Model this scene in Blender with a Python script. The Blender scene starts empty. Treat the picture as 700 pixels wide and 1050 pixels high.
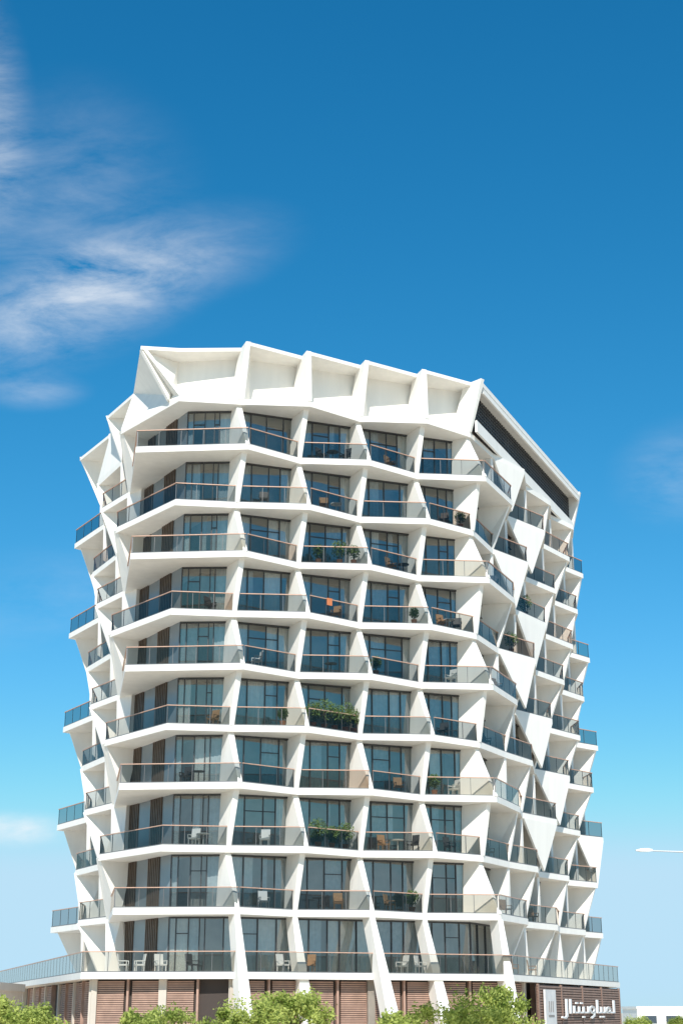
import bpy, bmesh, math, random
from mathutils import Vector, Matrix
random.seed(7)
scene=bpy.context.scene
COL=scene.collection
EYE=3.0
# ---------------------------------------------------------------- materials
def new_mat(name):
    m=bpy.data.materials.new(name); m.use_nodes=True
    nt=m.node_tree; nt.nodes.clear()
    o=nt.nodes.new('ShaderNodeOutputMaterial')
    return m,nt,o
def principled(name,col,rough=.6,metal=0.,var=0.,vscale=1.,bump=0.,bscale=20,spec=.5,streak=False):
    m,nt,o=new_mat(name)
    p=nt.nodes.new('ShaderNodeBsdfPrincipled')
    p.inputs['Base Color'].default_value=(*col,1); p.inputs['Roughness'].default_value=rough
    p.inputs['Metallic'].default_value=metal; p.inputs['Specular IOR Level'].default_value=spec
    nt.links.new(p.outputs[0],o.inputs[0])
    tc=nt.nodes.new('ShaderNodeTexCoord')
    if var>0:
        n=nt.nodes.new('ShaderNodeTexNoise'); n.inputs['Scale'].default_value=vscale; n.inputs['Detail'].default_value=6
        if streak:
            mp=nt.nodes.new('ShaderNodeMapping'); mp.inputs['Scale'].default_value=(3,3,.35)
            nt.links.new(tc.outputs['Object'],mp.inputs[0]); nt.links.new(mp.outputs[0],n.inputs['Vector'])
        else: nt.links.new(tc.outputs['Object'],n.inputs['Vector'])
        r=nt.nodes.new('ShaderNodeValToRGB')
        r.color_ramp.elements[0].position=.3; r.color_ramp.elements[1].position=.7
        r.color_ramp.elements[0].color=(*[c*(1-var) for c in col],1)
        r.color_ramp.elements[1].color=(*[min(1,c*(1+var*.4)) for c in col],1)
        nt.links.new(n.outputs[0],r.inputs[0]); nt.links.new(r.outputs[0],p.inputs['Base Color'])
    if bump>0:
        n2=nt.nodes.new('ShaderNodeTexNoise'); n2.inputs['Scale'].default_value=bscale
        nt.links.new(tc.outputs['Object'],n2.inputs['Vector'])
        b=nt.nodes.new('ShaderNodeBump'); b.inputs['Strength'].default_value=bump; b.inputs['Distance'].default_value=.02
        nt.links.new(n2.outputs[0],b.inputs['Height']); nt.links.new(b.outputs[0],p.inputs['Normal'])
    return m
def glass_mat(name,tint,base,ior=1.45,gcol=(.8,.9,1),rough=.02):
    m,nt,o=new_mat(name)
    t=nt.nodes.new('ShaderNodeBsdfTransparent'); t.inputs[0].default_value=(*tint,1)
    g=nt.nodes.new('ShaderNodeBsdfGlossy'); g.inputs['Color'].default_value=(*gcol,1); g.inputs['Roughness'].default_value=rough
    f=nt.nodes.new('ShaderNodeFresnel'); f.inputs[0].default_value=ior
    a=nt.nodes.new('ShaderNodeMath'); a.operation='ADD'; a.inputs[1].default_value=base; a.use_clamp=True
    mx=nt.nodes.new('ShaderNodeMixShader')
    tc=nt.nodes.new('ShaderNodeTexCoord'); n=nt.nodes.new('ShaderNodeTexNoise'); n.inputs['Scale'].default_value=.5
    b=nt.nodes.new('ShaderNodeBump'); b.inputs['Strength'].default_value=.06; b.inputs['Distance'].default_value=.3
    nt.links.new(tc.outputs['Object'],n.inputs['Vector']); nt.links.new(n.outputs[0],b.inputs['Height']); nt.links.new(b.outputs[0],g.inputs['Normal'])
    nt.links.new(f.outputs[0],a.inputs[0]); nt.links.new(a.outputs[0],mx.inputs[0])
    nt.links.new(t.outputs[0],mx.inputs[1]); nt.links.new(g.outputs[0],mx.inputs[2]); nt.links.new(mx.outputs[0],o.inputs[0])
    return m
WHITE=principled('white_render',(.91,.87,.80),.75,var=.05,vscale=.6,bump=.1,bscale=8,streak=True,spec=.2)
CORE=principled('interior_grey',(.52,.50,.47),.9,var=.5,vscale=.4)
FRAME=principled('dark_frame',(.07,.07,.072),.4,metal=.3)
COPPER=principled('copper_handrail',(.62,.38,.27),.4,metal=.1,var=.15,vscale=3)
POST=principled('rail_clamp',(.2,.2,.2),.5,metal=.3)
BROWN=principled('brown_louvre',(.46,.29,.22),.6,var=.2,vscale=2)
SIGNB=principled('dark_brown_slat',(.32,.20,.15),.6,var=.2,vscale=2)
BEIGE=principled('beige_pier',(.62,.55,.47),.8,var=.1,vscale=1)
SLAT=principled('bronze_slat',(.16,.12,.09),.45,metal=.2,var=.25,vscale=2)
DARK=principled('dark_back',(.06,.045,.038),.8)
LOUV=principled('grey_louvre',(.10,.105,.11),.5,metal=.2)
CURT=[principled('curtain_blue',(.54,.61,.64),.9,var=.15,vscale=4),principled('curtain_pale',(.84,.83,.79),.9,var=.1,vscale=4),
      principled('curtain_grey',(.44,.47,.48),.9,var=.2,vscale=4)]
GLASS=glass_mat('window_glass',(.80,.82,.81),.17,gcol=(.95,.95,.90))
RAILG=glass_mat('rail_glass',(.46,.50,.51),.0,ior=1.4,gcol=(1,.92,.85))
RAILC=glass_mat('rail_glass_clear',(.64,.64,.60),.0,ior=1.4,gcol=(1,.92,.85))
RAILB=glass_mat('rail_glass_bronze',(.60,.52,.45),.0,ior=1.4,gcol=(1,.92,.85))
BLUEP=principled('blue_grey_panel',(.24,.28,.30),.25,var=.1,vscale=.5)
# ---------------------------------------------------------------- mesh helper
class M:
    def __init__(s): s.v=[];s.f=[];s.m=[]
    def hexa(s,p,mat=0):
        b=len(s.v); s.v+= [tuple(q) for q in p]
        for f in ((0,3,2,1),(4,5,6,7),(0,1,5,4),(1,2,6,5),(2,3,7,6),(3,0,4,7)):
            s.f.append(tuple(b+i for i in f)); s.m.append(mat)
    def box(s,c,h,mat=0,ax=(1,0,0),ay=(0,1,0),az=(0,0,1)):
        c=Vector(c);ax=Vector(ax)*h[0];ay=Vector(ay)*h[1];az=Vector(az)*h[2]
        s.hexa([c-ax-ay-az,c+ax-ay-az,c+ax+ay-az,c-ax+ay-az,c-ax-ay+az,c+ax-ay+az,c+ax+ay+az,c-ax+ay+az],mat)
    def wall(s,a,b,z0,z1,t,mat=0,out=0.):
        a=Vector(a);b=Vector(b);d=(b-a).normalized();n=Vector((d.y,-d.x))
        a=a+n*out;b=b+n*out;h=n*t/2
        s.hexa([(*(a+h),z0),(*(b+h),z0),(*(b-h),z0),(*(a-h),z0),(*(a+h),z1),(*(b+h),z1),(*(b-h),z1),(*(a-h),z1)],mat)
    def quad(s,p,mat=0):
        b=len(s.v); s.v+=[tuple(q) for q in p]; s.f.append(tuple(range(b,b+len(p)))); s.m.append(mat)
    def tri(s,p,off,mat=0):
        b=len(s.v); o=Vector(off); s.v+=[tuple(q) for q in p]+[tuple(Vector(q)+o) for q in p]
        for f in ((0,1,2),(5,4,3),(0,3,4,1),(1,4,5,2),(2,5,3,0)): s.f.append(tuple(b+i for i in f)); s.m.append(mat)
    def prism(s,path,z0,z1,mat=0):
        b=len(s.v);n=len(path)
        s.v+=[(p[0],p[1],z0) for p in path]+[(p[0],p[1],z1) for p in path]
        s.f.append(tuple(b+i for i in reversed(range(n))));s.f.append(tuple(b+n+i for i in range(n)));s.m+=[mat,mat]
        for i in range(n):
            j=(i+1)%n; s.f.append((b+i,b+j,b+n+j,b+n+i));s.m.append(mat)
    def cyl(s,c0,c1,r0,r1,n=10,mat=0):
        c0=Vector(c0);c1=Vector(c1);d=(c1-c0).normalized()
        u=d.orthogonal().normalized();w=d.cross(u);b=len(s.v)
        for c,r in((c0,r0),(c1,r1)):
            for i in range(n):
                a=2*math.pi*i/n; s.v.append(tuple(c+u*r*math.cos(a)+w*r*math.sin(a)))
        for i in range(n):
            j=(i+1)%n; s.f.append((b+i,b+j,b+n+j,b+n+i));s.m.append(mat)
        s.f.append(tuple(b+i for i in reversed(range(n))));s.f.append(tuple(b+n+i for i in range(n)));s.m+=[mat,mat]
    def merge(s,o):
        b=len(s.v); s.v+=o.v; s.f+=[tuple(i+b for i in f) for f in o.f]; s.m+=o.m
    def obj(s,name,mats,parent=None,loc=None,fix=True):
        me=bpy.data.meshes.new(name); me.from_pydata(s.v,[],s.f)
        for m in mats: me.materials.append(m)
        me.polygons.foreach_set('material_index',s.m)
        if fix:
            bm=bmesh.new();bm.from_mesh(me);bmesh.ops.recalc_face_normals(bm,faces=bm.faces);bm.to_mesh(me);bm.free()
        me.update()
        return place(name,me,parent,loc)
def place(name,me,parent=None,loc=None,rot=None,scale=None):
    o=bpy.data.objects.new(name,me); COL.objects.link(o)
    if loc is not None:o.location=loc
    if rot is not None:o.rotation_euler=(0,0,rot)
    if scale is not None:o.scale=scale
    if parent is not None:
        o.parent=parent
        if loc is None:
            o.matrix_parent_inverse=Matrix.Translation(-Vector(root_of(parent).location))if parent.parent is None else Matrix.Identity(4)
    return o
def root_of(o):
    while o.parent:o=o.parent
    return o
def empty(name,loc,label,cat,group=None,rot=0,scale=1):
    o=bpy.data.objects.new(name,None);COL.objects.link(o);o.location=loc;o.rotation_euler=(0,0,rot);o.scale=(scale,)*3
    o.empty_display_size=.5
    o['label']=label;o['category']=cat
    if group:o['group']=group
    return o
# ---------------------------------------------------------------- plan
def V2(x,y):return Vector((x,y))
ang=math.radians(20.4)
e1=V2(math.cos(ang),math.sin(ang)); n1=V2(e1.y,-e1.x)
P0=V2(-6.15,85.0); BW=4.07
r=V2(.41,.912).normalized(); n2=V2(r.y,-r.x)
P=[P0+e1*BW*j for j in range(5)]
TR=[4.9,8.3,12.2,15.8,19.4,22.2,24.6]
NR=len(TR)
R=[P[4]+r*t_ for t_ in TR]
RE=R[-1]
bis=(n1+n2).normalized()
LA=[V2(-20.2,105.0),V2(-17.1,100.0),V2(-16.9,96.8),V2(-14.4,93.2),V2(-12.9,85)]
LB=[V2(-18.5,106),V2(-18.0,100.9),V2(-15.5,96.2),V2(-14.8,90.6),V2(-10.3,85)]
AF=.62;AR=.5
RIN=1.7
vr=random.Random(11)
NJ=10+NR
VAR={(k,j):vr.uniform(-.2,.3) for k in range(0,12) for j in range(10,NJ)}
def isout(k,j):
    A=(k%2==0)
    if j<5: return A==(j in(0,2,4))
    return A==((j-5)%2==0) if j<10 else A==((j-10)%2==0)
def node(k,j):
    A=(k%2==0); s=1 if A else -1
    if j<5: return (LA if A else LB)[j].copy()
    if j<10:
        i=j-5; sg=s*(1 if i%2==0 else -1)
        if k==0: return P[i]+n1*AF if i<4 else P[4]+bis*AF
        if i==4: return P[4]+bis*AF*sg
        return P[i]+n1*AF*sg+e1*.12*sg
    i=j-10; sg=s*(1 if i%2==0 else -1)
    if k==0:return R[i]+n2*.5
    return R[i]+n2*(AR*sg+VAR[(k,j)])+r*(.3*sg if i<NR-1 else 0)
FR=1.75
WALL=[V2(-17.2,105.6),V2(-16.1,101),V2(-14.7,96.8),V2(-13.2,92),V2(-9.9,86.75)]+[P[i]-n1*FR for i in range(4)]+[P[4]-bis*1.9]+[q-n2*RIN for q in R]
BACK=[V2(15.5,117),V2(-15.5,109.5)]
H=3.5
def zk(k): return 43.6-H*k
ST=.38
building=empty('apartment_building',(0,98,0),'white apartment tower with zigzag balconies and tinted glass railings','apartment building')
B=building
for k in range(1,11):
    m=M(); path=[node(k,j) for j in range(NJ)]+BACK
    m.prism(path,zk(k)-ST,zk(k))
    m.obj('floor_slab',[WHITE],B)
# fins
def fin_mesh(j,ks,t=.17,extra=.05,legs=False):
    m=M(); ks=list(ks)
    def row(f,z,k,tw=1.,tb=2.6):
        w=WALL[j]; d=(f-w).normalized(); pr=V2(-d.y,d.x)*t
        b=w-d*.12
        if j>=10: tb=1.6
        if k==0: b=f-d*1.6; tb=1.2
        return [(*(f-pr*tw),z),(*(f+pr*tw),z),(*(b+pr*tb),z),(*(b-pr*tb),z)]
    def fr(k,under):
        f=node(k,j); w=WALL[j]; d=(f-w).normalized()
        if k==0: return f+d*.04
        if 5<=j<10: return f+d*(-.62 if (under and isout(k,j)) else (-.3 if under else .03))
        if k==11: return w+(node(k,j)-w)*.6
        if isout(k,j):
            if under: return f+d*((extra if j<10 else -.12) if j else -.4)
            o=node(k-1,j); return w+(o-w)*(.95)
        return f+d*(extra if j<10 else -.08)
    for ka,kb in zip(ks[:-1],ks[1:]):
        zt_=zk(ka)-(ST-.04 if ka>0 else 0)
        zb_=zk(kb)-.04
        if not(5<=j<10): zt_=zk(ka)-(ST*.5 if ka>0 else 0); zb_=zk(kb)-ST*.5
        top=row(fr(ka,True),zt_,ka,1.15,2.2)
        bot=row(fr(kb,False),zb_,kb,.8,3.0)
        m.hexa(bot+top,0)
    if legs:
        d=n1; f=node(10,j)-n1*.02; pr=e1
        lean={5:3.4,6:3.9,7:4.6,8:4.3,9:2.2}[j]
        g=f+d*lean
        zt=zk(10)-ST+.04
        m2=[(*(f-pr*t),zt),(*(f+pr*t),zt),(*(f+pr*t*1.3-d*1.2),zt),(*(f-pr*t*1.3-d*1.2),zt)]
        m3=[(*(g-pr*t*3.0),0),(*(g+pr*t*3.0),0),(*(g+pr*t*3.0-d*1.0),0),(*(g-pr*t*3.0-d*1.0),0)]
        m.hexa(m3+m2,0)
    return m
def merge_obj(m,name,mats,par):
    o=m.obj(name,mats,par)
    bv=o.modifiers.new('bevel','BEVEL');bv.width=.025;bv.segments=1;bv.limit_method='ANGLE'
    return o
for j in range(NJ):
    if j==4: continue
    if j<4: merge_obj(fin_mesh(j,range(0,12)),'facade_fin',[WHITE],B)
    elif j<10: merge_obj(fin_mesh(j,range(0,11),t=.155,legs=True),'facade_fin',[WHITE],B)
    elif j==NJ-1: merge_obj(fin_mesh(j,range(0,12)),'facade_fin',[WHITE],B)
    else: merge_obj(fin_mesh(j,range(1,12),t=.14),'facade_fin',[WHITE],B)
# broad inverted triangular panels hanging from the slab edges near the front corner
tr=random.Random(4)
for k in range(1,10):
    for j in range(10,NJ-1):
        if not isout(k,j+1): continue
        p_={10:.85,11:.8,12:.35}.get(j,.15)
        if tr.random()<p_:
            m=M(); a,b=node(k,j),node(k,j+1)
            ap=a.lerp(b,tr.uniform(.55,.8)); cin=node(k+1,j+1)*.2+ap*.8
            a_=a.lerp(b,.03);b_=a.lerp(b,.99)
            d=(b-a).normalized();o_=V2(d.y,-d.x)*.025;inn=Vector((*(-V2(d.y,-d.x)*.16),0))
            m.tri([(*(a_+o_),zk(k)-ST+.03),(*(b_+o_),zk(k)-ST+.03),(*(cin+o_),zk(k+1)-.1)],inn)
            m.obj('triangular_panel',[WHITE],B)
# roof parapet: open boxes with lid, back wall and angled dividers
m=M()
z0,z1=zk(1),zk(0)
def sloped(a0,b0,a1,b1,zb,zt,t=.22):
    d=(b1-a1).normalized(); inn=-V2(d.y,-d.x)*t
    m.hexa([(*a0,zb),(*b0,zb),(*(b0+inn),zb),(*(a0+inn),zb),(*a1,zt),(*b1,zt),(*(b1+inn),zt),(*(a1+inn),zt)],0)
for i in range(4):
    a,b=P[i],P[i+1]
    sloped(a+e1*.8-n1*1.65,b-n1*1.65,a+e1*.8-n1*1.5,b-n1*1.5,z0-.01,z1-.26)
    sloped(a+e1*.15-n1*.5,a+e1*.8-n1*1.65,a+n1*.6+e1*.12,a+e1*.8-n1*1.5,z0-.012,z1-.262)
    m.prism([a+n1*.62+e1*.1,b-n1*.2-e1*.05,b-n1*1.8,a-n1*1.8],z1-.26,z1-.02)
I0=V2(-10.7,87.2)
sloped(I0,P0-n1*1.9,I0+V2(0,-.15),P0-n1*1.7,z0-.01,z1-.26)
Va,Vb=LA[4],LB[4]
sloped(Vb+V2(-.75,.62),I0,Va+V2(.05,.05),I0+V2(0,-.15),z0-.012,z1-.262)
m.prism([Va,V2(-10.4,85.35),P0-n1*.3,P0-n1*2.0,V2(-10.8,87.5)],z1-.26,z1-.02)
LK=[LA[0],LA[1],LA[2],V2(-14.4,92.6),LA[4]]
for j in range(4):
    a0,b0=node(1,j),node(1,j+1);a1,b1=LK[j],LK[j+1]
    d=(b1-a1).normalized(); o_=V2(d.y,-d.x); inn=Vector((*(-o_*.25),0))
    A0=(*a0,z0-.01);B0=(*b0,z0-.01);A1=(*a1,z1-.02);B1=(*b1,z1-.02)
    if j in(1,3):
        m.tri([A0,B0,A1],inn);m.tri([B0,B1,A1],inn)
    else:
        ai=a1-o_*1.3;bi=b1-o_*1.3
        sloped(a0-o_*1.0,b0-o_*1.0,ai,bi,z0-.01,z1-.26)
        m.prism([a1,b1,bi-o_*.3,ai-o_*.3],z1-.26,z1-.02)
m.obj('roof_parapet',[WHITE],B)
m=M()
path=[LA[0]+V2(2.2,.6),LA[1]+V2(1.6,.6),LA[2]+V2(1.9,.6),LA[3]+V2(2.0,.6),Va+V2(1.6,3.2),I0+V2(.3,.6)]+[P[i]-n1*2.1 for i in range(4)]+[P[4]-n1*2.1+e1*.3,P[4]+n2*.45+r*.3,RE+n2*.45]+BACK
m.prism(path,z1-.4,z1-.06)
m.wall(P[4]+n2*.35+r*.35,RE+n2*.35-r*.2,z1-.8,z1-.41,.15)
m.obj('roof',[WHITE],B)
m=M()
a=P[4]+r*.4;b=RE-r*.3
m.wall(a,b,z0,z1-.42,.1,0,out=-.6)
L=(b-a).length
n=60
for i in range(n+1):
    q=a+r*(L*i/n); w_=.06 if i%10==0 else .03
    m.wall(q-r*w_,q+r*w_,z0+.2,z1-.43,.1,1,out=-.5)
for i in range(8):
    z=z0+1.0+.26*i; m.wall(a,b,z-.03,z+.03,.12,1,out=-.48)
m.wall(a,b,z0+.003,z0+.85,.15,2,out=-.2)
m.obj('roof_louvre_screen',[DARK,LOUV,WHITE],B)
m=M()
def inset(i,dist):
    a=WALL[max(i-1,0)];c=WALL[min(i+1,NJ-1)];d=(c-a).normalized();return WALL[i]-V2(d.y,-d.x)*dist
path=[inset(i,1.7) for i in range(NJ)]+[V2(14,115.5),V2(-14,108.5)]
m.prism(path,0,z0-ST-.02)
m.obj('interior_wall',[CORE],B)
m=M()
m.wall(WALL[-1],BACK[0],0,z1-.42,.3);m.wall(BACK[0],BACK[1],0,z1-.42,.3);m.wall(BACK[1],WALL[0],0,z1-.42,.3)
m.obj('rear_wall',[WHITE],B)
# ---------------- windows
def window(a,b,zb,zt,j,k,rng):
    g=M();f=M()
    d=(b-a).normalized();L=(b-a).length;nn=V2(d.y,-d.x)
    g.quad([(*a,zb),(*b,zb),(*b,zt),(*a,zt)],0)
    f.wall(a,b,zb,zb+.08,.12,0,out=.02);f.wall(a,b,zt-.1,zt,.12,0,out=.02)
    if j==4: cuts=[0,.13,.36,.56,.66,1.]
    elif j>=9: cuts=[0,.3,.65,1.]
    else: cuts=[0,.27,.55,.74,1.] if (k+j)%3 else [0,.24,.5,.78,1.]
    tz=zb+(zt-zb)*.70
    for i,c in enumerate(cuts):
        q=a+d*(L*c); f.wall(q-d*.028,q+d*.028,zb+.08,zt-.1,.11,0,out=.022)
    for i in range(len(cuts)-1):
        q0=a+d*(L*cuts[i]+.03);q1=a+d*(L*cuts[i+1]-.03)
        dark=(j==4 and i in(1,2,3)) or (j!=4 and i in (1,2))
        if dark and rng.random()<.45: f.wall(q0,q1,tz-.025,tz+.025,.09,0,out=.018)
        pr=.95 if (j==4 and i==4) or (5<=j<9 and i==0) else (.5 if dark else .8)
        if rng.random()<pr:
            mat=1+rng.choice([0,0,1,1,2,2]) if not((j==4 and i==4) or (5<=j<9 and i==0)) else 1+rng.choice([0,0,0,1])
            w1=1
            if rng.random()<.5 and dark: w1=rng.uniform(.25,.8)
            c0=q0.copy();c1=q0+(q1-q0)*w1
            nseg=max(3,int((c1-c0).length/.12))
            for s in range(nseg):
                u0=c0+(c1-c0)*(s/nseg)-nn*(.16+.05*(s%2));u1=c0+(c1-c0)*((s+1)/nseg)-nn*(.16+.05*((s+1)%2))
                zbb=zb+.1; ztt=zt-.1
                g.quad([(*u0,zbb),(*u1,zbb),(*u1,ztt),(*u0,ztt)],mat)
    return g,f
rest_g=M();rest_f=M();rng=random.Random(3)
WM=[GLASS]+CURT
cnt=0
for k in range(1,11):
    for j in range(NJ-1):
        if j==3: continue
        a,b=WALL[j],WALL[j+1]
        zb=zk(k+1)+.002;zt=zk(k)-ST-.002
        g,f=window(a,b,zb,zt,j,k,rng)
        if 4<=j<=13 and cnt<100:
            w=g.obj('window',WM,B,fix=False)
            fr_=f.obj('window_frame',[FRAME]); fr_.parent=w; cnt+=1; continue
        rest_g.merge(g);rest_f.merge(f)
w=rest_g.obj('window_group',WM,B,fix=False);w['kind']='stuff'
fr_=rest_f.obj('window_frame_group',[FRAME]);fr_.parent=w;fr_['kind']='stuff'
for k in range(1,11):
    m=M();a,b=WALL[3],WALL[4];zb=zk(k+1)+.002;zt=zk(k)-ST-.002
    m.wall(a,b,zb,zt,.05,1,out=-.06)
    L=(b-a).length;d=(b-a).normalized();n=26
    for i in range(n):
        q=a+d*(L*(i+.5)/n)
        if i in(6,7,8,9,10,11,12) or i>19: continue
        m.wall(q-d*.05,q+d*.05,zb,zt,.12,0,out=.04)
    q0=a+d*(L*6/n);q1=a+d*(L*13/n)
    m.wall(q0,q1,zb,zt,.05,2,out=.0)
    m.wall(a+d*(L*20/n),b,zb,zt,.05,2,out=.0)
    m.obj('slatted_screen',[SLAT,DARK,BLUEP],B)
# ---------------- railings
def railing(a,b,z,clear=False,h=1.08,low=-.12,off=.06,trim=.2):
    d=(b-a).normalized();L=(b-a).length;nn=V2(d.y,-d.x)
    a=a+d*trim-nn*off;b=b-d*trim-nn*off;L=(b-a).length
    g=M();f=M()
    npan=max(1,round(L/1.35))
    for i in range(npan):
        q0=a+d*(L*i/npan+.012);q1=a+d*(L*(i+1)/npan-.012)
        g.quad([(*q0,z+.02),(*q1,z+.02),(*q1,z+h),(*q0,z+h)],0)
    f.wall(a-d*.03,b+d*.03,z+h,z+h+.05,.09,0)
    for i in range(npan+1):
        q=a+d*(L*i/npan); f.wall(q-d*.015,q+d*.015,z,z+h,.04,1,out=-.03)
    f.wall(a,b,z+.0,z+.06,.06,1,out=-.001)
    return g,f
order=[]
for k in range(2,11):
    for j in range(NJ-1):
        imp=0 if 3<=j<=10 else 1
        order.append((imp,k,j))
order.sort()
rg=M();rf=M()
for idx,(imp,k,j) in enumerate(order):
    a,b=node(k,j),node(k,j+1)
    g,f=railing(a,b,zk(k),trim=.17 if 5<=j<9 else .04)
    if idx<100:
        u_=rng.random()
        o=g.obj('balcony_railing',[RAILG if u_<.62 else (RAILC if u_<.82 else RAILB)],B,fix=False)
        c=f.obj('handrail',[COPPER,POST]);c.parent=o
    else: rg.merge(g);rf.merge(f)
o=rg.obj('balcony_railing_group',[RAILG],B,fix=False);o['kind']='stuff'
c=rf.obj('handrail_group',[COPPER,POST]);c.parent=o;c['kind']='stuff'
# ---------------- podium
PODL=V2(-14.4,84.4)
RT=25
pod=[V2(-31,134),PODL,P[0]+n1*1.3+V2(0,0)]+[P[i]+n1*1.3 for i in range(1,4)]+[P[4]+bis*1.4,P[4]+r*RT+n2*1.3]
m=M();zp=zk(11)
m.prism(pod+[V2(19,140),V2(-25,140)],zp-.35,zp)
m.obj('terrace_slab',[WHITE],B)
for i in range(len(pod)-1):
    g,f=railing(pod[i],pod[i+1],zp,trim=.0,off=.1)
    o=g.obj('terrace_railing',[RAILC],B,fix=False)
    c=f.obj('handrail',[COPPER,POST]);c.parent=o
def slatwall(a,b,zb,zt,bays,name='louvre_wall'):
    m=M();d=(b-a).normalized();L=(b-a).length
    m.wall(a,b,zb,zt,.1,1,out=-.2)
    for i in range(bays+1):
        q=a+d*(L*i/bays); w_=.22 if i%2==0 else .06
        m.wall(q-d*w_,q+d*w_,zb,zt,.3,2 if i%2==0 else 0)
    z=zb+.3
    while z<zt-.05:
        for i in range(bays):
            if (i*7+int(L))%5==3 : continue
            q0=a+d*(L*i/bays+.23);q1=a+d*(L*(i+1)/bays-.23)
            m.wall(q0,q1,z,z+.08,.14,0,out=-.05)
        z+=.115
    return m.obj(name,[BROWN,DARK,BEIGE],B)
inn=[V2(-29,133),PODL+V2(.6,.9),P[0]+n1*.5]+[P[i]+n1*.5 for i in range(1,4)]+[P[4]+bis*.5,P[4]+r*(RT-.5)+n2*.4]
nb=[14,4,2,2,2,2,12]
for i in range(len(inn)-1): slatwall(inn[i],inn[i+1],.02,zp-.36,nb[i])
# ---------------------------------------------------------------- sign along the podium
so_=P[4]+r*14.4+n2*1.25
sg=empty('sign_wall',(so_.x,so_.y,0),'brown slatted screen with white lettering along the podium','sign',rot=math.atan2(r.y,r.x))
m=M();m.box((0,.05,2.35),(10.2,.04,2.3),1)
z=.2
while z<4.6:
    m.box((0,-.04,z),(10.2,.05,.055),0);z+=.16
for x_ in (-10.1,-5.05,0,5.05,10.1): m.box((x_,-.03,2.35),(.1,.09,2.33),0)
o=m.obj('sign_backing',[SIGNB,DARK],sg,loc=(0,0,0))
SW=principled('sign_white',(.9,.9,.88),.5)
m=M();y=-.22
def st(x0,z0_,x1,z1_,w=.05):
    z0_=3.0+z0_*.82;z1_=3.0+z1_*.82
    a=Vector((x0,0,z0_));b=Vector((x1,0,z1_));d=(b-a).normalized();pp=Vector((-d.z,0,d.x))*w
    a=a-d*w*.9;b=b+d*w*.9
    pts=[a+pp+Vector((0,y-.05,0)),b+pp+Vector((0,y-.05,0)),b-pp+Vector((0,y-.05,0)),a-pp+Vector((0,y-.05,0)),
            a+pp+Vector((0,y+.05,0)),b+pp+Vector((0,y+.05,0)),b-pp+Vector((0,y+.05,0)),a-pp+Vector((0,y+.05,0))]
    m.hexa([(p.x*3.4+1.1,p.y,p.z) for p in pts],0)
def poly(pts,w=.05):
    for p,q in zip(pts[:-1],pts[1:]): st(*p,*q,w)
def ring(cx,cz,rx,rz,a0=0,a1=360,n=12):
    pts=[(cx+rx*math.cos(math.radians(a0+(a1-a0)*i/n)),cz+rz*math.sin(math.radians(a0+(a1-a0)*i/n))) for i in range(n+1)];poly(pts)
poly([(-1.95,-.35),(-1.75,-.4),(-1.65,-.25),(-1.65,.95)])
st(-1.38,-.02,-1.38,.95)
poly([(-1.12,.45),(-1.12,0),(-.1,0),(-.1,.42)]);st(-.45,0,-.45,.4);st(-.78,0,-.78,.4)
st(-.96,.72,-.90,.72);st(-.62,.72,-.56,.72);st(-.5,-.34,-.44,-.34)
ring(.2,.22,.17,.24);poly([(.35,.1),(.32,-.25),(.12,-.42)])
poly([(.6,0),(1.2,0),(1.2,.4)]);st(.6,0,.6,.95);st(.9,0,.9,.4);st(.82,-.34,.88,-.34);st(1.02,-.34,1.08,-.34)
ring(1.5,.2,.14,.2);st(1.4,0,1.95,0);st(1.95,0,1.95,.95)
m.obj('lettering',[SW],sg,loc=(0,0,0))
PAN=principled('grey_panel',(.78,.76,.73),.6,var=.1,vscale=2)
m=M();m.box((-8.2,-.22,3.05),(1.15,.06,1.3),0)
for x_ in (-8.6,-8.2,-7.8): m.box((x_,-.29,3.35),(.07,.01,.32),1)
m.box((-8.2,-.29,2.8),(.6,.01,.06),1)
m.obj('notice_panel',[PAN,principled('logo_grey',(.3,.27,.25),.5)],sg,loc=(0,0,0))
# ---------------------------------------------------------------- street lamp
GALV=principled('galvanised_steel',(.6,.61,.62),.45,metal=.2)
lp=empty('street_lamp',(16.9,71,0),'pale grey street lamp with a long single arm and flat head','street lamp')
LZ=EYE+.1025*71
m=M();m.cyl((0,0,0),(0,0,.5),.16,.15,12);m.cyl((0,0,.5),(0,0,LZ-.25),.11,.06,12);m.obj('pole',[GALV],lp,loc=(0,0,0))
m=M();m.cyl((0,0,LZ-.3),(-.5,0,LZ-.02),.05,.045,10);m.cyl((-.5,0,LZ-.02),(-2.1,0,LZ+.04),.045,.035,10);m.obj('arm',[GALV],lp,loc=(0,0,0))
m=M()
a=[(-2.05,.07,.06),(-2.25,.15,.10),(-2.6,.16,.09),(-2.85,.08,.03)]
for (x0,w0,h0),(x1,w1,h1) in zip(a[:-1],a[1:]):
    zz=LZ+.05
    m.hexa([(x0,-w0,zz-h0*.6),(x0,w0,zz-h0*.6),(x0,w0*.6,zz+h0),(x0,-w0*.6,zz+h0),(x1,-w1,zz-h1*.6),(x1,w1,zz-h1*.6),(x1,w1*.6,zz+h1),(x1,-w1*.6,zz+h1)],0)
m.obj('lamp_head',[principled('lamp_shell',(.8,.8,.78),.5)],lp,loc=(0,0,0))
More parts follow.
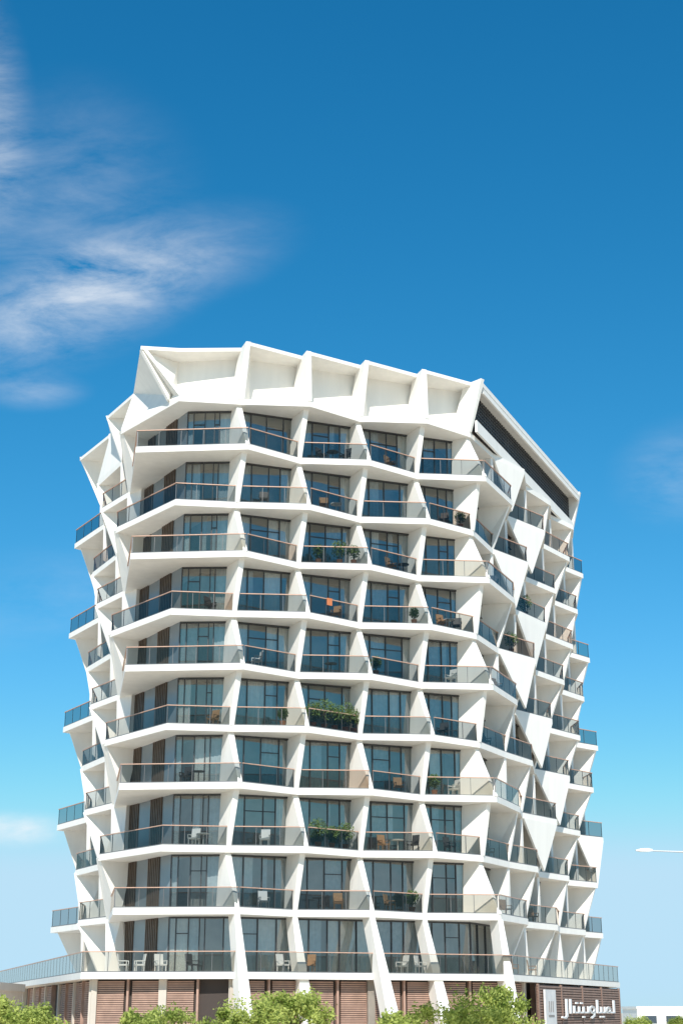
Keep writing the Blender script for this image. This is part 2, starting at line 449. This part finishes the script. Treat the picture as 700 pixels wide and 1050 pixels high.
# ---------------------------------------------------------------- trees
def leaf_mat():
    m,nt,o=new_mat('leaf')
    tc=nt.nodes.new('ShaderNodeTexCoord');n=nt.nodes.new('ShaderNodeTexNoise');n.inputs['Scale'].default_value=2.2;n.inputs['Detail'].default_value=4
    r_=nt.nodes.new('ShaderNodeValToRGB');r_.color_ramp.elements[0].position=.35;r_.color_ramp.elements[1].position=.65
    r_.color_ramp.elements[0].color=(.20,.27,.05,1);r_.color_ramp.elements[1].color=(.62,.66,.19,1)
    d=nt.nodes.new('ShaderNodeBsdfDiffuse');t=nt.nodes.new('ShaderNodeBsdfTranslucent');mx=nt.nodes.new('ShaderNodeMixShader');mx.inputs[0].default_value=.35
    nt.links.new(tc.outputs['Object'],n.inputs['Vector']);nt.links.new(n.outputs[0],r_.inputs[0]);nt.links.new(r_.outputs[0],d.inputs[0]);nt.links.new(r_.outputs[0],t.inputs[0])
    nt.links.new(d.outputs[0],mx.inputs[1]);nt.links.new(t.outputs[0],mx.inputs[2]);nt.links.new(mx.outputs[0],o.inputs[0]);return m
LEAF=leaf_mat();BARK=principled('bark',(.16,.11,.07),.9,var=.3,vscale=6)
def tree_meshes(seed,w,h,top):
    rg_=random.Random(seed)
    t=M();zc=top-h
    t.cyl((0,0,0),(.05,.03,zc+.2),.14,.09,9)
    c=M();cl=[]
    for i in range(26):
        a=rg_.uniform(0,6.28);rr=math.sqrt(rg_.random())*w*.5*.86
        zz=zc+h*(.2+.62*rg_.random()*(1-(rr/(w*.5))**2*.7))
        p=Vector((rr*math.cos(a),rr*math.sin(a),zz));cl.append((p,rg_.uniform(.22,.5)))
        if i<9:t.cyl((.05,.03,zc+.1*rg_.random()),p,.05,.015,6)
    for p,rad in cl:
        for _ in range(190):
            v=Vector((rg_.gauss(0,1),rg_.gauss(0,1),rg_.gauss(0,.75)));v=v.normalized()*rad*(rg_.random()**.4)*rg_.uniform(.9,1.45)
            q=p+v
            u=Vector((rg_.gauss(0,1),rg_.gauss(0,1),rg_.gauss(0,1))).normalized();s=rg_.uniform(.035,.07)
            ww=u.orthogonal().normalized()
            c.quad([q-u*s*1.5,q+ww*s*.7,q+u*s*1.5,q-ww*s*.7],0)
    return t,c
def tree(px,wpx,ytop,D,seed,name='tree',lab='bushy yellow green street tree in front of the podium'):
    X=(px-350)/1490/1.05*D; scale=1490/1.05/D
    w=wpx/scale; top=EYE+(1037-ytop)/1565*D
    e=empty(name,(X,D,0),lab,'tree','street trees in front of the building',rot=seed)
    t,c=tree_meshes(seed,w,min(2.6,max(1.6,w*.6)),top)
    t.obj('trunk',[BARK],e,loc=(0,0,0));c.obj('crown',[LEAF],e,loc=(0,0,0),fix=False)
for i,(px,w,yt,D) in enumerate([(255,80,1013,62),(305,75,1007,64),(185,95,1022,60),(465,85,1011,61),(515,90,1004,63),(412,50,1033,62),(43,60,1024,66),(2,28,1018,70),(152,50,1029,65)]):
    tree(px,w,yt,D,i+1)
# ---------------------------------------------------------------- low neighbours
GW=principled('far_glass',(.06,.08,.1),.2)
def house(name,loc,sz,label,rot=0,col=WHITE):
    e=empty(name,loc,label,'building',rot=rot)
    m=M();x,y,z=sz;m.box((0,0,z/2),(x/2,y/2,z/2));m.obj('wall',[col],e,loc=(0,0,0))
    m=M();m.box((0,-y/2,z+.1),(x/2+.15,.15,.22));m.box((0,y/2,z+.1),(x/2+.15,.15,.22));m.box((-x/2,0,z+.1),(.15,y/2-.16,.22));m.box((x/2,0,z+.1),(.15,y/2-.16,.22));m.obj('parapet',[col],e,loc=(0,0,0))
    n=max(2,int(x/4))
    for i in range(n):
        for f in range(max(1,int(z//3.2))):
            m=M();m.box((-x/2+x*(i+.5)/n,-y/2-.02,1.7+f*3.1),(x/n*.3,.04,.7),0);m.obj('window',[GW],e,loc=(0,0,0))
    return e
house('annex_building',(-23.5,92,0),(7,8,4.35),'low white flat roofed annex beside the tower')
TAN=principled('tan_render',(.5,.45,.38),.8,var=.1,vscale=.2)
house('low_building',(63,300,0),(14,10,3.8),'low pale flat roofed building far off',rot=.1)
house('low_building',(82,330,0),(18,10,3.3),'low tan flat roofed building far off',rot=-.1,col=TAN)
for i,px in enumerate([643,655,690,700]):
    tree(px,12+3*i,1040,150+10*i,20+i,lab='small distant roadside tree')
# ---------------------------------------------------------------- balcony furniture
CH=principled('chair_dark',(.05,.05,.05),.6);CHW=principled('chair_white',(.75,.74,.7),.6);CHT=principled('wicker_tan',(.38,.22,.11),.8,var=.2,vscale=9);RED=principled('cloth_orange',(.6,.2,.08),.9)
POTM=principled('pot',(.35,.16,.09),.8)
def chair(p,rot,mat,lab):
    e=empty('balcony_chair',p,lab,'chair','balcony furniture',rot=rot)
    m=M();m.box((0,0,.44),(.27,.26,.04));m.obj('seat',[mat],e,loc=(0,0,0))
    m=M();m.box((0,.26,.74),(.27,.03,.3),az=(0,.15,.99));m.obj('backrest',[mat],e,loc=(0,0,0))
    for sx in(-1,1):
        for sy in(-1,1):
            m=M();m.box((sx*.23,sy*.22,.2),(.022,.022,.2));m.obj('leg',[mat],e,loc=(0,0,0))
        m=M();m.box((sx*.28,0,.66),(.025,.25,.02));m.box((sx*.28,-.23,.55),(.02,.02,.1));m.obj('armrest',[mat],e,loc=(0,0,0))
def table(p,mat,lab):
    e=empty('balcony_table',p,lab,'table','balcony furniture')
    m=M();m.cyl((0,0,.7),(0,0,.74),.38,.38,16);m.obj('table_top',[mat],e,loc=(0,0,0))
    m=M();m.cyl((0,0,.03),(0,0,.7),.03,.03,8);m.cyl((0,0,0),(0,0,.03),.22,.2,12);m.obj('leg',[mat],e,loc=(0,0,0))
LEAFD=principled('plant_leaf',(.10,.16,.04),.7,var=.5,vscale=3)
def plant(p,s,lab,seed):
    e=empty('potted_plant',p,lab,'plant','balcony plants')
    m=M();m.cyl((0,0,0),(0,0,.35),.14,.2,12);m.obj('pot',[POTM],e,loc=(0,0,0))
    rr=random.Random(seed);m=M();m2=M();m2.cyl((0,0,.3),(0,0,.3+s*.5),.025,.015,6)
    for _ in range(420):
        v=Vector((rr.gauss(0,1),rr.gauss(0,1),rr.gauss(0,1))).normalized()*s*.42*rr.random()**.4;q=Vector((0,0,.4+s*.5))+Vector((v.x,v.y,v.z*1.1))
        u=Vector((rr.gauss(0,1),rr.gauss(0,1),rr.gauss(0,1))).normalized();w_=u.orthogonal().normalized();z_=rr.uniform(.04,.08)
        m.quad([q-u*z_*1.5,q+w_*z_*.5,q+u*z_*1.5,q-w_*z_*.5])
    m2.obj('stem',[BARK],e,loc=(0,0,0));m.obj('foliage',[LEAFD],e,loc=(0,0,0),fix=False)
def spot(k,j,t,dep):
    a,b=node(k,j),node(k,j+1);q=a+(b-a)*t;w=WALL[j]+(WALL[j+1]-WALL[j])*t
    d=(w-q).normalized();q=q+d*dep;return (q.x,q.y,zk(k)+.003)
for k,j,t,mt in [(2,6,.35,CH),(2,6,.7,CH),(4,7,.5,CHT),(3,6,.35,CHT),(8,4,.5,CH),(9,4,.45,CHW),(9,7,.35,CHT),(9,7,.75,CH),(5,6,.6,CHT),(6,8,.5,CHW),(3,8,.45,CH),(7,8,.3,CH),(9,5,.5,CHW),(10,7,.4,CHT),(4,9,.5,CH),(6,9,.5,CHT),(5,4,.6,CH),(8,7,.6,CHT),
    (6,5,.3,CHW),(5,8,.35,CHT),(5,8,.7,CH),(8,8,.5,CHW),(10,5,.5,CHW),(10,6,.6,CHT),(9,8,.4,CH),(7,4,.7,CHT),(2,7,.5,CHT),(3,5,.4,CH),(9,9,.5,CHT),(10,9,.5,CHT),(10,11,.5,CHT),(7,9,.5,CH)]:
    chair(spot(k,j,t,.6),rng.uniform(-1.2,1.2),mt,'balcony chair behind the glass railing')
for k,j,t in [(2,6,.52),(3,6,.6),(4,7,.75),(9,7,.55),(9,4,.6),(6,6,.5),(8,4,.62),(5,8,.52),(10,6,.35)]:
    table(spot(k,j,t,.65),CHW if k%2 else CH,'small round table on a balcony')
for i,(k,j,t,s) in enumerate([(7,6,.15,1.3),(7,6,.35,1.6),(7,6,.55,1.4),(7,6,.75,1.6),(7,6,.9,1.3),(4,6,.3,1.0),(4,6,.6,1.3),(4,6,.8,1.),(9,6,.25,1.4),(9,6,.5,1.0),(9,6,.75,1.3),(5,7,.8,.8),(3,8,.8,.9),(8,8,.2,1.),(7,5,.7,.8),(6,7,.15,.9),(10,7,.8,1.),(5,10,.5,1.2),(4,11,.5,1.2)]):
    plant(spot(k,j,t,.4),s,'potted green plant at a balcony railing',i)
for x,yy,mt in [(-12.3,86.0,CHW),(-11.4,86.0,CHW),(-10.2,85.9,CHW),(-8.4,85.7,CH),(-3.3,86.0,CHW),(-1.8,86.5,CHT),(3.5,88.1,CHW),(4.6,88.5,CHW),(10.4,92.8,CHT),(12,96,CHT)]:
    chair((x,yy,zp+.003),rng.uniform(-1.5,1.5),mt,'terrace chair behind the glass railing')
q=node(5,6);q2=node(5,7);dd=(q2-q).normalized();nn=V2(dd.y,-dd.x)
c=q+dd*1.4+nn*.02
m=M()
for i in range(4):
    m.wall(c+dd*.1*i,c+dd*.1*(i+1),zk(5)+.7,zk(5)+1.16,.015,0,out=.01*(i%2))
o=m.obj('towel',[RED]);o['label']='orange towel hung over a glass balcony railing';o['category']='towel'
# ---------------------------------------------------------------- ground
def sheet(name,x0,x1,y0,y1,z,mat):
    m=M();m.quad([(x0,y0,z),(x1,y0,z),(x1,y1,z),(x0,y1,z)]);o=m.obj(name,[mat],fix=False);o['kind']='structure';return o
sheet('ground',-4000,4000,-4000,6000,0,principled('sandy_ground',(.72,.62,.48),.95,var=.12,vscale=.05))
sheet('road',-400,400,36,48,.004,principled('asphalt',(.05,.05,.052),.9,var=.2,vscale=1))
m=M();m.box((0,54,.06),(400,5.9,.06));o=m.obj('pavement',[principled('paving',(.6,.54,.46),.9,var=.15,vscale=2)]);o['kind']='structure'
m=M()
for i in range(-60,60): m.quad([(i*6,41.93,.008),(i*6+3,41.93,.008),(i*6+3,42.07,.008),(i*6,42.07,.008)])
o=m.obj('road_marking',[SW],fix=False);o['kind']='structure'
# ---------------------------------------------------------------- light and sky
SAZ=math.radians(180+3);SEL=math.radians(40)
sd=Vector((math.sin(SAZ)*math.cos(SEL),math.cos(SAZ)*math.cos(SEL),math.sin(SEL)))
s=bpy.data.lights.new('sun','SUN');s.energy=4.8;s.angle=math.radians(.5);s.color=(1,.96,.895)
so=bpy.data.objects.new('sun',s);COL.objects.link(so);so.rotation_euler=sd.to_track_quat('Z','Y').to_euler();so.location=(0,0,80)
w=bpy.data.worlds.new('World');scene.world=w;w.use_nodes=True
nt=w.node_tree;nt.nodes.clear()
N=nt.nodes.new;Lk=nt.links.new
out=N('ShaderNodeOutputWorld');bg=N('ShaderNodeBackground');SS=.13;bg.inputs[1].default_value=SS
sky=N('ShaderNodeTexSky');sky.sky_type='NISHITA';sky.sun_disc=False;sky.sun_elevation=SEL;sky.sun_rotation=SAZ
sky.air_density=1.0;sky.dust_density=.15;sky.ozone_density=1.5
sc=N('ShaderNodeSeparateColor');Lk(sky.outputs[0],sc.inputs[0]);cc=N('ShaderNodeCombineColor')
for ch,(g_,s_,cap) in enumerate([(2.0,.86,.50),(1.0,.88,.76),(.88,1.05,.94)]):
    a=N('ShaderNodeMath');a.operation='MULTIPLY';a.inputs[1].default_value=SS;Lk(sc.outputs[ch],a.inputs[0])
    p_=N('ShaderNodeMath');p_.operation='POWER';p_.inputs[1].default_value=g_;Lk(a.outputs[0],p_.inputs[0])
    q_=N('ShaderNodeMath');q_.operation='MULTIPLY';q_.inputs[1].default_value=s_;Lk(p_.outputs[0],q_.inputs[0])
    mn=N('ShaderNodeMath');mn.operation='SMOOTH_MIN';mn.inputs[1].default_value=cap;mn.inputs[2].default_value=.12;Lk(q_.outputs[0],mn.inputs[0])
    d_=N('ShaderNodeMath');d_.operation='DIVIDE';d_.inputs[1].default_value=SS;Lk(mn.outputs[0],d_.inputs[0]);Lk(d_.outputs[0],cc.inputs[ch])
tc=N('ShaderNodeTexCoord');sp=N('ShaderNodeSeparateXYZ');Lk(tc.outputs['Generated'],sp.inputs[0])
mx=N('ShaderNodeMath');mx.operation='MAXIMUM';mx.inputs[1].default_value=.05;Lk(sp.outputs[1],mx.inputs[0])
def div(a):
    d=N('ShaderNodeMath');d.operation='DIVIDE';Lk(a,d.inputs[0]);Lk(mx.outputs[0],d.inputs[1]);return d.outputs[0]
cb=N('ShaderNodeCombineXYZ');Lk(div(sp.outputs[0]),cb.inputs[0]);Lk(div(sp.outputs[2]),cb.inputs[1])
def mask(u,v_,su,sv,rot,amp):
    mp=N('ShaderNodeMapping');mp.vector_type='TEXTURE';mp.inputs['Location'].default_value=(u,v_,0);mp.inputs['Rotation'].default_value=(0,0,math.radians(rot));mp.inputs['Scale'].default_value=(su,sv,1)
    Lk(cb.outputs[0],mp.inputs[0]);ln=N('ShaderNodeVectorMath');ln.operation='LENGTH';Lk(mp.outputs[0],ln.inputs[0])
    mr=N('ShaderNodeMapRange');mr.interpolation_type='SMOOTHSTEP';mr.inputs[1].default_value=0;mr.inputs[2].default_value=1;mr.inputs[3].default_value=amp;mr.inputs[4].default_value=0
    Lk(ln.outputs['Value'],mr.inputs[0]);return mr.outputs[0]
masks=[mask(-.215,.51,.15,.065,20,.62),mask(-.14,.55,.13,.055,16,.33),mask(-.285,.68,.045,.15,8,.55),mask(-.22,.60,.13,.14,0,.2),mask(.25,.375,.065,.05,20,.24),mask(-.225,.117,.055,.016,0,1.0),mask(-.23,.44,.05,.02,0,.3),mask(-.2,.28,.16,.05,8,.12)]
acc=masks[0]
for q in masks[1:]:
    a=N('ShaderNodeMath');a.operation='ADD';Lk(acc,a.inputs[0]);Lk(q,a.inputs[1]);acc=a.outputs[0]
mp=N('ShaderNodeMapping');mp.inputs['Rotation'].default_value=(0,0,math.radians(-30));mp.inputs['Scale'].default_value=(10,26,1);Lk(cb.outputs[0],mp.inputs[0])
n1_=N('ShaderNodeTexNoise');n1_.inputs['Scale'].default_value=1;n1_.inputs['Detail'].default_value=12;n1_.inputs['Roughness'].default_value=.66;n1_.inputs['Distortion'].default_value=.25;Lk(mp.outputs[0],n1_.inputs['Vector'])
mr=N('ShaderNodeMapRange');mr.inputs[1].default_value=.32;mr.inputs[2].default_value=.72;Lk(n1_.outputs[0],mr.inputs[0])
mu=N('ShaderNodeMath');mu.operation='MULTIPLY';mu.use_clamp=True;Lk(mr.outputs[0],mu.inputs[0]);Lk(acc,mu.inputs[1])
mix=N('ShaderNodeMixRGB');Lk(mu.outputs[0],mix.inputs[0]);Lk(cc.outputs[0],mix.inputs[1]);mix.inputs[2].default_value=(7.0,7.3,7.6,1)
Lk(mix.outputs[0],bg.inputs[0]);Lk(bg.outputs[0],out.inputs[0])
# ---------------------------------------------------------------- camera
cd=bpy.data.cameras.new('camera');co=bpy.data.objects.new('camera',cd);COL.objects.link(co)
cd.sensor_fit='VERTICAL';cd.sensor_height=36;cd.sensor_width=24;cd.lens=51.1;cd.clip_end=12000;cd.clip_start=.5
co.location=(0,0,EYE);co.rotation_euler=(math.radians(90+19),0,0);scene.camera=co
scene.view_settings.view_transform='Standard';scene.view_settings.look='None';scene.view_settings.exposure=0
